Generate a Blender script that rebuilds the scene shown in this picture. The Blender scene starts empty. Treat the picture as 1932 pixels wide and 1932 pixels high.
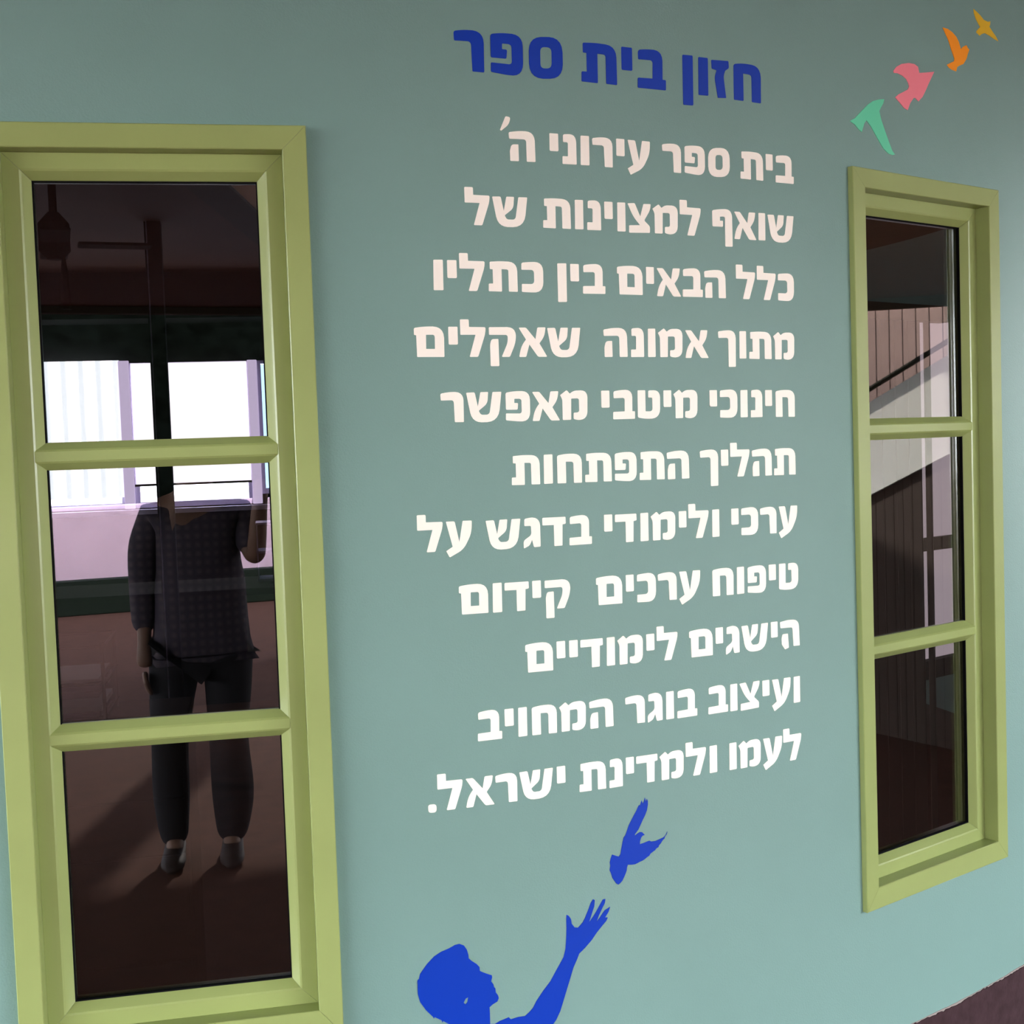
import bpy, bmesh, math, random
from mathutils import Vector, Matrix
from mathutils.geometry import tessellate_polygon
# ---------------------------------------------------------------- camera, world, sun, exposure
scn = bpy.context.scene
COL = scn.collection
cam_d = bpy.data.cameras.new('camera'); cam = bpy.data.objects.new('camera', cam_d); COL.objects.link(cam)
FPX, PITCH, ROLL = 2403.6, -0.0524, -0.0345
cam_d.sensor_width = 36.0; cam_d.sensor_height = 36.0; cam_d.lens = 36.0 * FPX / 1932.0
cam_d.clip_start = 0.02; cam_d.clip_end = 400
fw = Vector((0, math.cos(PITCH), math.sin(PITCH))); rt = Vector((1, 0, 0)); up = rt.cross(fw)
c_, s_ = math.cos(ROLL), math.sin(ROLL)
rt, up = c_ * rt + s_ * up, -s_ * rt + c_ * up
M = Matrix((rt, up, -fw)).transposed().to_4x4(); M.translation = Vector((0, 0, 1.62))
cam.matrix_world = M
scn.camera = cam

wd = bpy.data.worlds.new('sky'); scn.world = wd; wd.use_nodes = True
wn = wd.node_tree; wn.nodes.clear()
w_out = wn.nodes.new('ShaderNodeOutputWorld'); w_bg = wn.nodes.new('ShaderNodeBackground')
w_tc = wn.nodes.new('ShaderNodeTexCoord'); w_sep = wn.nodes.new('ShaderNodeSeparateXYZ'); w_rmp = wn.nodes.new('ShaderNodeValToRGB')
wn.links.new(w_tc.outputs['Generated'], w_sep.inputs[0]); wn.links.new(w_sep.outputs['Z'], w_rmp.inputs[0])
wn.links.new(w_rmp.outputs[0], w_bg.inputs[0]); wn.links.new(w_bg.outputs[0], w_out.inputs[0])
w_rmp.color_ramp.elements[0].position = 0.0; w_rmp.color_ramp.elements[0].color = (0.93, 0.98, 1.0, 1)
w_rmp.color_ramp.elements[1].position = 0.8; w_rmp.color_ramp.elements[1].color = (0.50, 0.68, 0.95, 1)
w_bg.inputs[1].default_value = SKY = 12.5
sun_d = bpy.data.lights.new('sun', 'SUN'); sun = bpy.data.objects.new('sun', sun_d); COL.objects.link(sun)
SUN_TO = Vector((0.39 * 0.899, -0.92 * 0.899, 0.438)).normalized()      # towards the sun
sun.rotation_euler = SUN_TO.to_track_quat('Z', 'Y').to_euler(); sun.location = (4, -9, 9)
sun_d.energy = 8.5; sun_d.angle = 0.02; sun_d.color = (1.0, 0.93, 0.82)
vs = scn.view_settings
vs.view_transform = 'Standard'; vs.look = 'None'; vs.exposure = 0.9; vs.gamma = 1.0; vs.use_curve_mapping = False
scn.display_settings.display_device = 'sRGB'
scn.cycles.max_bounces = 10; scn.cycles.transparent_max_bounces = 16; scn.cycles.glossy_bounces = 5
scn.cycles.caustics_reflective = False; scn.cycles.caustics_refractive = False
scn.cycles.sample_clamp_indirect = 6.0; scn.cycles.use_denoising = True
GLYPHS={"alef":[[[0.007,0.978,0.041],[0.264,0.979,0.048],[0.59,0.586,0.01],[0.671,0.986,0.041],[0.962,0.988,0.034],[0.909,0.68,0.137],[0.726,0.447,0.017],[0.993,-0.008,0.041],[0.668,-0.008,0.055],[0.369,0.415,0.014],[0.243,-0.007,0.034],[0.0,-0.007,0.034],[0.084,0.381,0.205],[0.256,0.575,0.021]]],"bet":[[[0.037,0.973,0.07],[0.299,1.021,0.212],[0.793,1.022,0.266],[0.775,0.272,0.014],[0.881,0.271,0.028],[0.872,0.005,0.028],[0.0,0.003,0.035],[0.009,0.263,0.035],[0.467,0.275,0.011],[0.483,0.745,0.078],[0.041,0.734,0.028]]],"gimel":[[[0.053,0.979,0.052],[0.287,1.012,0.069],[0.626,0.998,0.293],[0.616,0.005,0.028],[0.373,-0.005,0.041],[0.312,0.254,0.007],[0.216,0.065,0.069],[0.001,-0.029,0.034],[0.0,0.241,0.086],[0.292,0.417,0.086],[0.288,0.729,0.041],[0.044,0.732,0.027]]],"dalet":[[[0.003,0.992,0.044],[0.868,0.985,0.025],[0.872,0.746,0.032],[0.749,0.727,0.009],[0.723,0.003,0.025],[0.421,-0.0,0.025],[0.424,0.724,0.009],[0.0,0.73,0.025]]],"he":[[[0.0,0.942,0.049],[0.339,0.999,0.141],[0.893,1.008,0.311],[0.899,-0.002,0.028],[0.596,-0.004,0.028],[0.597,0.73,0.092],[0.012,0.723,0.028]],[[0.085,0.545,0.088],[0.324,0.555,0.021],[0.324,-0.002,0.028],[0.027,-0.004,0.028],[0.026,0.332,0.035]]],"hed":[[[0.0,0.967,0.04],[0.38,1.013,0.116],[0.898,0.983,0.256],[0.926,-0.01,0.023],[0.625,-0.002,0.023],[0.592,0.712,0.075],[0.019,0.733,0.023]],[[0.106,0.499,0.058],[0.364,0.499,0.017],[0.397,-0.038,0.023],[0.213,-0.087,0.017],[0.068,0.11,0.029],[0.06,0.329,0.029]]],"vav":[[[0.021,0.998,0.028],[0.32,1.003,0.029],[0.308,0.007,0.029],[0.0,0.004,0.029]]],"zayin":[[[0.0,0.976,0.028],[0.564,1.002,0.028],[0.572,0.812,0.038],[0.446,0.732,0.024],[0.388,0.581,0.071],[0.458,0.011,0.019],[0.188,-0.009,0.019],[0.095,0.524,0.094],[0.171,0.718,0.024],[0.01,0.746,0.028]]],"het":[[[0.01,0.958,0.068],[0.34,1.009,0.163],[0.928,0.992,0.301],[0.908,-0.007,0.027],[0.605,-0.001,0.027],[0.607,0.728,0.082],[0.325,0.737,0.016],[0.319,0.001,0.027],[0.0,0.005,0.027]]],"tet":[[[0.016,1.007,0.028],[0.324,1.006,0.029],[0.312,0.266,0.021],[0.602,0.262,0.107],[0.601,0.744,0.036],[0.444,0.745,0.029],[0.452,0.995,0.043],[0.928,1.01,0.269],[0.903,0.008,0.341],[0.278,-0.001,0.214],[0.0,0.056,0.053]]],"yod":[[[0.005,0.999,0.027],[0.312,0.999,0.027],[0.307,0.409,0.04],[0.0,0.41,0.04]]],"kaf":[[[0.018,0.986,0.053],[0.287,1.013,0.1],[0.792,1.029,0.317],[0.777,0.015,0.334],[0.393,-0.007,0.133],[0.0,0.011,0.033],[0.01,0.278,0.027],[0.458,0.279,0.117],[0.457,0.751,0.106],[0.009,0.749,0.027]]],"kafs":[[[0.0,0.968,0.051],[0.296,1.009,0.11],[0.778,1.021,0.296],[0.75,-0.308,0.03],[0.436,-0.312,0.03],[0.447,0.741,0.088],[0.015,0.731,0.029]]],"lamed":[[[0.002,1.242,0.034],[0.301,1.243,0.04],[0.302,0.992,0.013],[0.869,0.983,0.047],[0.862,0.792,0.135],[0.583,-0.0,0.04],[0.289,0.001,0.034],[0.515,0.731,0.01],[0.0,0.732,0.027]]],"mem":[[[0.0,0.863,0.018],[0.245,1.028,0.036],[0.359,0.905,0.018],[0.498,1.005,0.108],[1.02,1.016,0.253],[0.987,0.008,0.271],[0.613,-0.003,0.09],[0.474,0.038,0.036],[0.481,0.253,0.036],[0.686,0.263,0.072],[0.693,0.74,0.072],[0.404,0.735,0.022],[0.38,0.012,0.029],[0.072,0.009,0.029],[0.079,0.711,0.072]]],"mems":[[[0.002,0.962,0.05],[0.311,1.007,0.199],[1.0,1.006,0.367],[0.985,0.005,0.027],[0.077,0.014,0.027],[0.071,0.724,0.013],[0.0,0.731,0.027]],[[0.396,0.736,0.02],[0.685,0.735,0.073],[0.678,0.273,0.013],[0.385,0.276,0.013]]],"nun":[[[0.046,0.993,0.053],[0.23,1.014,0.106],[0.545,1.012,0.267],[0.536,0.003,0.028],[0.0,-0.001,0.028],[0.009,0.263,0.028],[0.213,0.265,0.021],[0.229,0.739,0.057],[0.041,0.736,0.028]]],"nuns":[[[0.01,1.0,0.027],[0.327,1.01,0.027],[0.31,-0.299,0.034],[0.0,-0.306,0.034]]],"samekh":[[[0.021,0.978,0.329],[0.938,1.053,0.377],[0.93,0.01,0.356],[0.0,-0.048,0.374]],[[0.323,0.754,0.11],[0.636,0.773,0.122],[0.627,0.245,0.133],[0.313,0.226,0.11]]],"ayin":[[[0.024,0.993,0.027],[0.334,0.991,0.047],[0.48,0.291,0.01],[0.623,0.994,0.027],[0.951,0.988,0.034],[0.925,0.56,0.202],[0.624,0.038,0.202],[0.116,-0.203,0.027],[0.0,0.014,0.02],[0.235,0.149,0.01]]],"pe":[[[0.017,0.958,0.06],[0.312,1.005,0.166],[0.877,1.001,0.283],[0.865,-0.014,0.317],[0.453,-0.018,0.166],[0.0,0.033,0.04],[0.009,0.264,0.027],[0.57,0.25,0.083],[0.573,0.744,0.083],[0.32,0.747,0.02],[0.315,0.608,0.017],[0.451,0.606,0.04],[0.424,0.381,0.033],[0.013,0.386,0.04]]],"pes":[[[0.0,0.964,0.063],[0.312,1.015,0.126],[0.844,1.05,0.302],[0.837,-0.306,0.032],[0.524,-0.313,0.032],[0.539,0.763,0.079],[0.323,0.749,0.019],[0.318,0.602,0.016],[0.448,0.61,0.032],[0.441,0.39,0.032],[0.001,0.386,0.038]]],"tsadi":[[[0.0,0.992,0.024],[0.285,1.014,0.043],[0.495,0.559,0.009],[0.638,0.998,0.025],[0.93,1.006,0.031],[0.898,0.791,0.123],[0.65,0.428,0.046],[0.876,0.227,0.061],[0.868,0.004,0.031],[0.029,-0.018,0.031],[0.037,0.239,0.031],[0.478,0.261,0.009],[0.222,0.527,0.183]]],"qof":[[[0.002,0.987,0.034],[0.957,0.991,0.307],[0.938,0.489,0.205],[0.712,-0.006,0.041],[0.422,-0.005,0.041],[0.658,0.489,0.136],[0.656,0.726,0.075],[0.0,0.731,0.027]],[[0.084,0.59,0.068],[0.325,0.597,0.027],[0.328,-0.312,0.034],[0.025,-0.31,0.034],[0.031,0.422,0.068]]],"resh":[[[0.0,0.947,0.052],[0.3,0.999,0.163],[0.776,0.988,0.278],[0.759,-0.009,0.026],[0.455,-0.003,0.026],[0.442,0.724,0.091],[0.011,0.719,0.026]]],"shin":[[[0.0,0.971,0.028],[0.298,0.981,0.048],[0.394,0.501,0.01],[0.498,0.983,0.028],[0.772,0.985,0.028],[0.732,0.599,0.121],[0.419,0.363,0.028],[0.49,0.229,0.069],[0.795,0.23,0.104],[0.925,0.98,0.028],[1.241,0.984,0.028],[1.101,-0.021,0.4],[0.179,-0.022,0.328]]],"tav":[[[0.065,0.986,0.032],[0.425,1.01,0.134],[1.034,0.989,0.297],[1.033,-0.003,0.027],[0.715,0.004,0.027],[0.719,0.737,0.059],[0.479,0.745,0.013],[0.469,0.0,0.027],[0.0,0.01,0.027],[0.009,0.265,0.032],[0.161,0.267,0.011],[0.164,0.737,0.011],[0.064,0.74,0.027]]],"dot":[[[0.0,0.263,0.084],[0.271,0.253,0.095],[0.268,-0.028,0.102],[0.003,-0.011,0.084]]],"geresh":[[[0.223,1.457,0.041],[0.4,1.428,0.064],[0.353,1.195,0.146],[0.042,0.962,0.029],[0.0,0.994,0.017]]]}
LINES=[[0.07825005663307677,[[["resh",1.3725,1.003,2.3418],["pe",1.4458,0.995,2.3408],["samekh",1.5256,1.002,2.3398]],[["tav",1.6391,0.992,2.3383]],[["yod",1.731,1.031,2.3375],["bet",1.7672,0.985,2.3368]],[["nuns",1.8764,1.03,2.3357],["vav",1.9154,1.028,2.3353],["zayin",1.9499,1.014,2.3347],["het",2.0071,1.02,2.3338]]]],[0.05860579454777527,[[["geresh",1.4604,0.954,2.175],["he",1.4781,1.043,2.1747]],[["yod",1.5644,1.054,2.1742],["nun",1.5914,0.987,2.1739],["vav",1.6316,1.078,2.1736],["resh",1.6585,1.014,2.1732],["yod",1.713,1.056,2.1728],["ayin",1.7384,0.967,2.1724]],[["resh",1.8211,1.018,2.1716],["pe",1.8755,1.005,2.171],["samekh",1.9349,1.028,2.1704]],[["tav",2.0193,1.021,2.1694],["yod",2.0893,1.065,2.1688],["bet",2.1159,1.013,2.1683]]]],[0.05860579454777527,[[["lamed",1.3828,1.005,2.048],["shin",1.4393,1.01,2.0474]],[["tav",1.5447,1.001,2.0465],["vav",1.6144,1.041,2.0461],["nun",1.6417,0.992,2.0458],["yod",1.6813,1.055,2.0454],["vav",1.7101,1.053,2.0452],["tsadi",1.7353,1.002,2.0447],["mem",1.794,1.03,2.0441],["lamed",1.8603,1.03,2.0435]],[["pes",1.9423,1.046,2.0427],["alef",1.9991,1.021,2.042],["vav",2.0644,1.039,2.0416],["shin",2.0907,1.019,2.041]]]],[0.05860579454777527,[[["vav",1.3143,1.081,1.9219],["yod",1.3426,1.054,1.9216],["lamed",1.3673,1.016,1.9212],["tav",1.4257,1.0,1.9205],["kaf",1.4948,1.014,1.9198]],[["nuns",1.5722,1.062,1.9191],["yod",1.6007,1.054,1.9188],["bet",1.6277,0.985,1.9184]],[["mems",1.7061,1.018,1.9176],["yod",1.7741,1.035,1.9171],["alef",1.7992,1.017,1.9167],["bet",1.862,0.988,1.9162],["he",1.9175,1.041,1.9156]],[["lamed",2.0005,1.014,1.9149],["lamed",2.0573,1.025,1.9144],["kaf",2.1153,1.001,1.914]]]],[0.05860579454777527,[[["mems",1.2719,1.02,1.794],["yod",1.3401,1.04,1.7939],["lamed",1.3644,1.018,1.7938],["qof",1.4228,1.013,1.7936],["alef",1.4847,1.03,1.7933],["shin",1.5462,1.0,1.7929]],[["he",1.6706,1.036,1.7919],["nun",1.7332,0.983,1.7914],["vav",1.7736,1.0,1.7911],["mem",1.7987,1.008,1.7905],["alef",1.8648,1.012,1.7897]],[["kafs",1.9494,1.016,1.7886],["vav",2.0049,0.993,1.7879],["tav",2.0312,1.016,1.7872],["mem",2.0985,1.016,1.786]]]],[0.05860579454777527,[[["resh",1.3196,1.024,1.6684],["shin",1.3717,0.999,1.6678],["pe",1.452,1.016,1.6672],["alef",1.5087,1.017,1.6666],["mem",1.5697,1.016,1.666]],[["yod",1.6612,1.038,1.6654],["bet",1.6874,0.989,1.665],["tet",1.7452,1.001,1.6645],["yod",1.8078,1.046,1.664],["mem",1.8322,1.006,1.6636]],[["yod",1.923,1.064,1.663],["kaf",1.9494,1.007,1.6627],["vav",2.0037,1.054,1.6623],["nun",2.0312,1.024,1.662],["yod",2.0719,1.06,1.6617],["het",2.101,1.023,1.6613]]]],[0.05860579454777527,[[["tav",1.4598,0.998,1.5405],["vav",1.5286,1.068,1.5403],["het",1.5581,1.013,1.54],["tav",1.6194,0.999,1.5396],["pe",1.6872,1.005,1.5391],["tav",1.745,0.994,1.5385],["he",1.8116,1.037,1.5378]],[["kafs",1.8942,1.037,1.5369],["yod",1.9486,1.054,1.5364],["lamed",1.9734,1.013,1.5359],["he",2.0311,1.042,1.535],["tav",2.092,1.025,1.534]]]],[0.05860579454777527,[[["lamed",1.2635,1.004,1.4187],["ayin",1.3199,0.968,1.4179]],[["shin",1.4021,1.003,1.4166],["gimel",1.4806,0.996,1.4158],["dalet",1.522,0.998,1.4151],["bet",1.5798,0.98,1.4143]],[["yod",1.659,1.047,1.4135],["dalet",1.6842,0.987,1.4129],["vav",1.7429,1.06,1.4123],["mem",1.7683,1.011,1.4117],["yod",1.8371,1.038,1.4111],["lamed",1.8613,1.005,1.4106],["vav",1.9212,1.012,1.41]],[["yod",1.9719,1.066,1.4094],["kaf",1.9978,1.011,1.4089],["resh",2.0498,1.017,1.4082],["ayin",2.1017,0.981,1.4075]]]],[0.05860579454777527,[[["mems",1.3424,1.022,1.2919],["vav",1.411,1.069,1.2912],["dalet",1.4368,1.006,1.2906],["yod",1.4955,1.032,1.29],["qof",1.5225,1.006,1.2893]],[["mems",1.6365,1.025,1.2876],["yod",1.7051,1.019,1.2869],["kaf",1.7308,0.99,1.2863],["resh",1.7814,1.015,1.2856],["ayin",1.8329,0.973,1.2847]],[["het",1.918,1.028,1.2835],["vav",1.982,1.085,1.2828],["pe",2.011,1.001,1.2821],["yod",2.0704,1.096,1.2814],["tet",2.0985,1.045,1.2807]]]],[0.05860579454777527,[[["mems",1.4761,1.019,1.165],["yod",1.5439,1.044,1.164],["yod",1.5716,1.056,1.1635],["dalet",1.5968,0.997,1.1627],["vav",1.6556,1.048,1.1618],["mem",1.681,1.012,1.161],["yod",1.7494,1.07,1.1601],["lamed",1.7746,1.005,1.1594]],[["mems",1.8548,1.024,1.158],["yod",1.9224,1.077,1.1573],["gimel",1.9487,1.004,1.1567],["shin",1.9912,1.011,1.1558],["yod",2.0725,1.048,1.1551],["hed",2.0988,1.029,1.1545]]]],[0.05860579454777527,[[["bet",1.3702,0.99,1.0392],["yod",1.4274,1.054,1.0389],["vav",1.4555,1.048,1.0387],["het",1.4851,1.009,1.0383],["mem",1.545,1.003,1.0377],["he",1.6121,1.036,1.0369]],[["resh",1.6952,1.023,1.0358],["gimel",1.7477,0.995,1.035],["vav",1.7925,1.059,1.0344],["bet",1.8199,0.977,1.0336]],[["bet",1.8987,0.999,1.0321],["vav",1.9563,1.062,1.0312],["tsadi",1.9822,1.012,1.0302],["yod",2.0448,1.075,1.0291],["ayin",2.0708,0.98,1.0281],["vav",2.1335,1.033,1.0269]]]],[0.05860579454777527,[[["dot",1.2643,1.049,0.9104],["lamed",1.2841,1.01,0.9105],["alef",1.3412,1.017,0.9106],["resh",1.4032,1.016,0.9106],["shin",1.4544,1.0,0.9104],["yod",1.5353,1.04,0.9101]],[["tav",1.5846,0.999,0.9096],["nun",1.6529,0.995,0.909],["yod",1.6924,1.045,0.9086],["dalet",1.7171,1.0,0.9081],["mem",1.7729,1.005,0.9071],["lamed",1.8381,1.012,0.906],["vav",1.898,1.082,0.9052]],[["vav",1.95,1.068,0.904],["mem",1.9755,1.021,0.9029],["ayin",2.0419,0.989,0.9013],["lamed",2.1004,1.031,0.8996]]]]]
SHAPES={"yellow":[[[2.8248,2.6526],[2.8411,2.6478],[2.8552,2.643],[2.8719,2.6349],[2.8914,2.6335],[2.9039,2.6376],[2.9021,2.628],[2.8985,2.6231],[2.9132,2.6137],[2.9307,2.6043],[2.9422,2.595],[2.9228,2.5966],[2.8979,2.6009],[2.8758,2.6032],[2.8611,2.5981],[2.8514,2.5926],[2.8443,2.5951],[2.8363,2.5974],[2.8374,2.6013],[2.8544,2.6143],[2.8451,2.6213],[2.8335,2.6315],[2.8268,2.6426]]],"orange":[[[2.6893,2.5841],[2.7092,2.5843],[2.7284,2.5799],[2.7456,2.5719],[2.7563,2.5615],[2.7626,2.5503],[2.7647,2.5446],[2.7739,2.5522],[2.7899,2.559],[2.7956,2.5534],[2.8024,2.5501],[2.7952,2.5385],[2.7889,2.5252],[2.7749,2.5112],[2.7569,2.5042],[2.7479,2.4996],[2.7432,2.4886],[2.7258,2.4896],[2.713,2.4925],[2.7046,2.4985],[2.7176,2.5042],[2.7351,2.5118],[2.7366,2.5181],[2.7312,2.5257],[2.7229,2.539],[2.7127,2.5567],[2.7004,2.5715]]],"pink":[[[2.4968,2.454],[2.5081,2.4649],[2.5269,2.4741],[2.5535,2.48],[2.5746,2.4807],[2.588,2.4763],[2.5927,2.4628],[2.6153,2.4668],[2.6518,2.4742],[2.6433,2.4629],[2.6286,2.4429],[2.6161,2.4245],[2.6037,2.4085],[2.5876,2.3958],[2.5762,2.4026],[2.5696,2.4017],[2.5565,2.3882],[2.5465,2.3705],[2.5334,2.3736],[2.5187,2.3834],[2.5017,2.3942],[2.5137,2.4027],[2.5326,2.411],[2.5479,2.4182],[2.553,2.4254],[2.5502,2.4333],[2.5429,2.4417],[2.528,2.4478],[2.5114,2.4507],[2.4985,2.4496]]],"teal":[[[2.4623,2.3853],[2.4584,2.3749],[2.4492,2.3634],[2.4444,2.3559],[2.4502,2.338],[2.4637,2.3117],[2.4757,2.2898],[2.4878,2.2701],[2.4967,2.2628],[2.4875,2.2607],[2.4731,2.2627],[2.4554,2.2726],[2.4348,2.2948],[2.4146,2.3179],[2.3994,2.33],[2.3923,2.3224],[2.3869,2.3104],[2.3832,2.302],[2.3732,2.3066],[2.3601,2.3166],[2.3443,2.3224],[2.3605,2.3303],[2.3812,2.3474],[2.4056,2.3663],[2.4232,2.3764],[2.4444,2.3824]]],"dove":[[[1.735,0.8774],[1.7363,0.8725],[1.7381,0.8684],[1.7397,0.8739],[1.7418,0.8697],[1.7418,0.8621],[1.7389,0.8497],[1.7342,0.8402],[1.7281,0.8309],[1.7227,0.8216],[1.7174,0.8128],[1.7092,0.8046],[1.7084,0.8009],[1.715,0.8049],[1.7208,0.8068],[1.7258,0.8058],[1.7293,0.802],[1.7324,0.799],[1.727,0.7982],[1.7233,0.7947],[1.7204,0.7875],[1.7199,0.7812],[1.7287,0.7823],[1.7374,0.7841],[1.7433,0.785],[1.7476,0.7824],[1.7578,0.782],[1.7697,0.7846],[1.7772,0.7866],[1.7825,0.7902],[1.7869,0.7973],[1.7855,0.7923],[1.7802,0.7868],[1.7801,0.7842],[1.7755,0.7811],[1.7725,0.7777],[1.7709,0.7754],[1.7656,0.7711],[1.7647,0.768],[1.7588,0.7658],[1.7565,0.763],[1.7513,0.7606],[1.7446,0.7573],[1.7415,0.7533],[1.7349,0.7505],[1.7319,0.7485],[1.7253,0.7457],[1.7172,0.7439],[1.7136,0.7426],[1.7071,0.7409],[1.6985,0.7413],[1.6899,0.7427],[1.6876,0.7367],[1.687,0.7317],[1.6844,0.7258],[1.6806,0.7188],[1.6761,0.7119],[1.6702,0.7066],[1.6659,0.705],[1.6618,0.708],[1.6578,0.7138],[1.6531,0.7209],[1.6506,0.7302],[1.6474,0.7383],[1.6491,0.7469],[1.6482,0.7546],[1.651,0.7631],[1.6541,0.7702],[1.6624,0.7663],[1.67,0.7631],[1.6737,0.7683],[1.6762,0.7793],[1.6795,0.7927],[1.682,0.8012],[1.6864,0.8056],[1.6902,0.8139],[1.6948,0.8246],[1.7016,0.835],[1.7077,0.8443],[1.7137,0.8523],[1.7198,0.8628],[1.7216,0.8638],[1.723,0.8623],[1.7271,0.8726],[1.7284,0.8692],[1.73,0.8651],[1.7323,0.8692]]],"boy":[[[1.3167,0.6411],[1.326,0.6361],[1.3316,0.627],[1.3343,0.6161],[1.3345,0.6091],[1.3414,0.6021],[1.3507,0.5948],[1.3564,0.5879],[1.3568,0.5797],[1.362,0.5765],[1.3715,0.5713],[1.3814,0.5666],[1.382,0.5625],[1.3793,0.5547],[1.3839,0.548],[1.3849,0.542],[1.3879,0.5391],[1.3881,0.5308],[1.3927,0.5241],[1.3942,0.518],[1.3911,0.5115],[1.3812,0.5074],[1.3742,0.5028],[1.3745,0.4898],[1.3742,0.4687],[1.3845,0.4667],[1.3944,0.4708],[1.4142,0.4749],[1.4184,0.4698],[1.4338,0.4716],[1.4487,0.4707],[1.4589,0.4775],[1.4666,0.4843],[1.4746,0.4971],[1.4904,0.5156],[1.5062,0.5317],[1.5223,0.555],[1.5371,0.5762],[1.542,0.5921],[1.5444,0.6156],[1.5456,0.6345],[1.5457,0.6536],[1.5466,0.6623],[1.5516,0.6593],[1.556,0.6518],[1.5574,0.642],[1.5636,0.6332],[1.5713,0.6312],[1.582,0.6401],[1.5876,0.6487],[1.5946,0.6619],[1.6017,0.6775],[1.6072,0.6843],[1.611,0.682],[1.6093,0.669],[1.6035,0.6555],[1.5963,0.6375],[1.6059,0.6479],[1.6142,0.6585],[1.6225,0.6703],[1.6295,0.68],[1.6354,0.6802],[1.6337,0.672],[1.6276,0.6622],[1.6191,0.648],[1.6134,0.6357],[1.6216,0.6439],[1.6327,0.6565],[1.6457,0.6619],[1.6419,0.6524],[1.6335,0.6418],[1.6396,0.6407],[1.6359,0.6341],[1.6235,0.623],[1.6126,0.6129],[1.6016,0.6004],[1.5854,0.5865],[1.572,0.577],[1.5678,0.5681],[1.5581,0.5507],[1.5496,0.5283],[1.541,0.5059],[1.5325,0.4835],[1.5255,0.4657],[1.516,0.4496],[1.5054,0.4385],[1.4897,0.4249],[1.4691,0.4147],[1.4629,0.3801],[1.2938,0.4133],[1.2904,0.449],[1.2901,0.4723],[1.2894,0.4841],[1.2779,0.4919],[1.2766,0.4887],[1.2745,0.4942],[1.2608,0.5031],[1.2595,0.4998],[1.2578,0.5036],[1.244,0.5198],[1.2331,0.5378],[1.2291,0.5546],[1.2292,0.5684],[1.2301,0.5798],[1.2281,0.5744],[1.2298,0.5822],[1.2326,0.584],[1.2353,0.5939],[1.2377,0.597],[1.2499,0.6112],[1.2643,0.6239],[1.2786,0.6309],[1.2952,0.6352],[1.3072,0.6402]],[[1.3308,0.5309],[1.3288,0.5215],[1.325,0.5174],[1.3209,0.5214],[1.3255,0.529]]]}
random.seed(7)
# ---------------------------------------------------------------- helpers
def lin(r, g, b):
    f = lambda v: (v / 255 / 12.92) if v / 255 <= 0.04045 else ((v / 255 + 0.055) / 1.055) ** 2.4
    return (f(r), f(g), f(b), 1)
def mat(name, col, rough=0.5, spec=0.5, bump=0.0, bscale=200.0, var=0.0, vscale=3.0, col2=None, metal=0.0, coat=0.0, emit=None, estr=0.0):
    m = bpy.data.materials.new(name); m.use_nodes = True; nt = m.node_tree; N = nt.nodes; L = nt.links
    b = N['Principled BSDF']; b.inputs['Base Color'].default_value = col
    b.inputs['Roughness'].default_value = rough; b.inputs['Specular IOR Level'].default_value = spec; b.inputs['Metallic'].default_value = metal
    b.inputs['Coat Weight'].default_value = coat; b.inputs['Coat Roughness'].default_value = 0.12
    tc = N.new('ShaderNodeTexCoord')
    if var > 0:
        no = N.new('ShaderNodeTexNoise'); no.inputs['Scale'].default_value = vscale; no.inputs['Detail'].default_value = 4
        mx = N.new('ShaderNodeMix'); mx.data_type = 'RGBA'
        mx.inputs[6].default_value = col; c2 = col2 or tuple([c * (1 - var) for c in col[:3]] + [1]); mx.inputs[7].default_value = c2
        rp = N.new('ShaderNodeValToRGB'); rp.color_ramp.elements[0].position = 0.35; rp.color_ramp.elements[1].position = 0.7
        L.new(tc.outputs['Object'], no.inputs['Vector']); L.new(no.outputs['Fac'], rp.inputs[0]); L.new(rp.outputs[0], mx.inputs[0]); L.new(mx.outputs[2], b.inputs['Base Color'])
    if bump > 0:
        n2 = N.new('ShaderNodeTexNoise'); n2.inputs['Scale'].default_value = bscale; n2.inputs['Detail'].default_value = 3
        bp = N.new('ShaderNodeBump'); bp.inputs['Strength'].default_value = bump; bp.inputs['Distance'].default_value = 0.002
        L.new(tc.outputs['Object'], n2.inputs['Vector']); L.new(n2.outputs['Fac'], bp.inputs['Height']); L.new(bp.outputs[0], b.inputs['Normal'])
    if emit:
        b.inputs['Emission Color'].default_value = emit; b.inputs['Emission Strength'].default_value = estr
    return m
def glass_mat():
    m = bpy.data.materials.new('solar_glass'); m.use_nodes = True; nt = m.node_tree; N = nt.nodes; L = nt.links; N.clear()
    o = N.new('ShaderNodeOutputMaterial'); mx = N.new('ShaderNodeMixShader'); t = N.new('ShaderNodeBsdfTransparent'); g = N.new('ShaderNodeBsdfGlossy')
    fr = N.new('ShaderNodeLayerWeight'); fr.inputs[0].default_value = 0.5; pw = N.new('ShaderNodeMath'); pw.operation = 'POWER'; pw.inputs[1].default_value = 5.0; L.new(fr.outputs['Facing'], pw.inputs[0])
    ad = N.new('ShaderNodeMath'); ad.operation = 'MULTIPLY_ADD'; ad.inputs[1].default_value = 0.86; ad.inputs[2].default_value = 0.135; ad.use_clamp = True
    t.inputs[0].default_value = (0.66, 0.64, 0.66, 1); g.inputs[0].default_value = (1, 1, 1, 1); g.inputs['Roughness'].default_value = 0.0
    L.new(pw.outputs[0], ad.inputs[0]); L.new(ad.outputs[0], mx.inputs[0]); L.new(t.outputs[0], mx.inputs[1]); L.new(g.outputs[0], mx.inputs[2]); L.new(mx.outputs[0], o.inputs[0])
    return m
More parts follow.
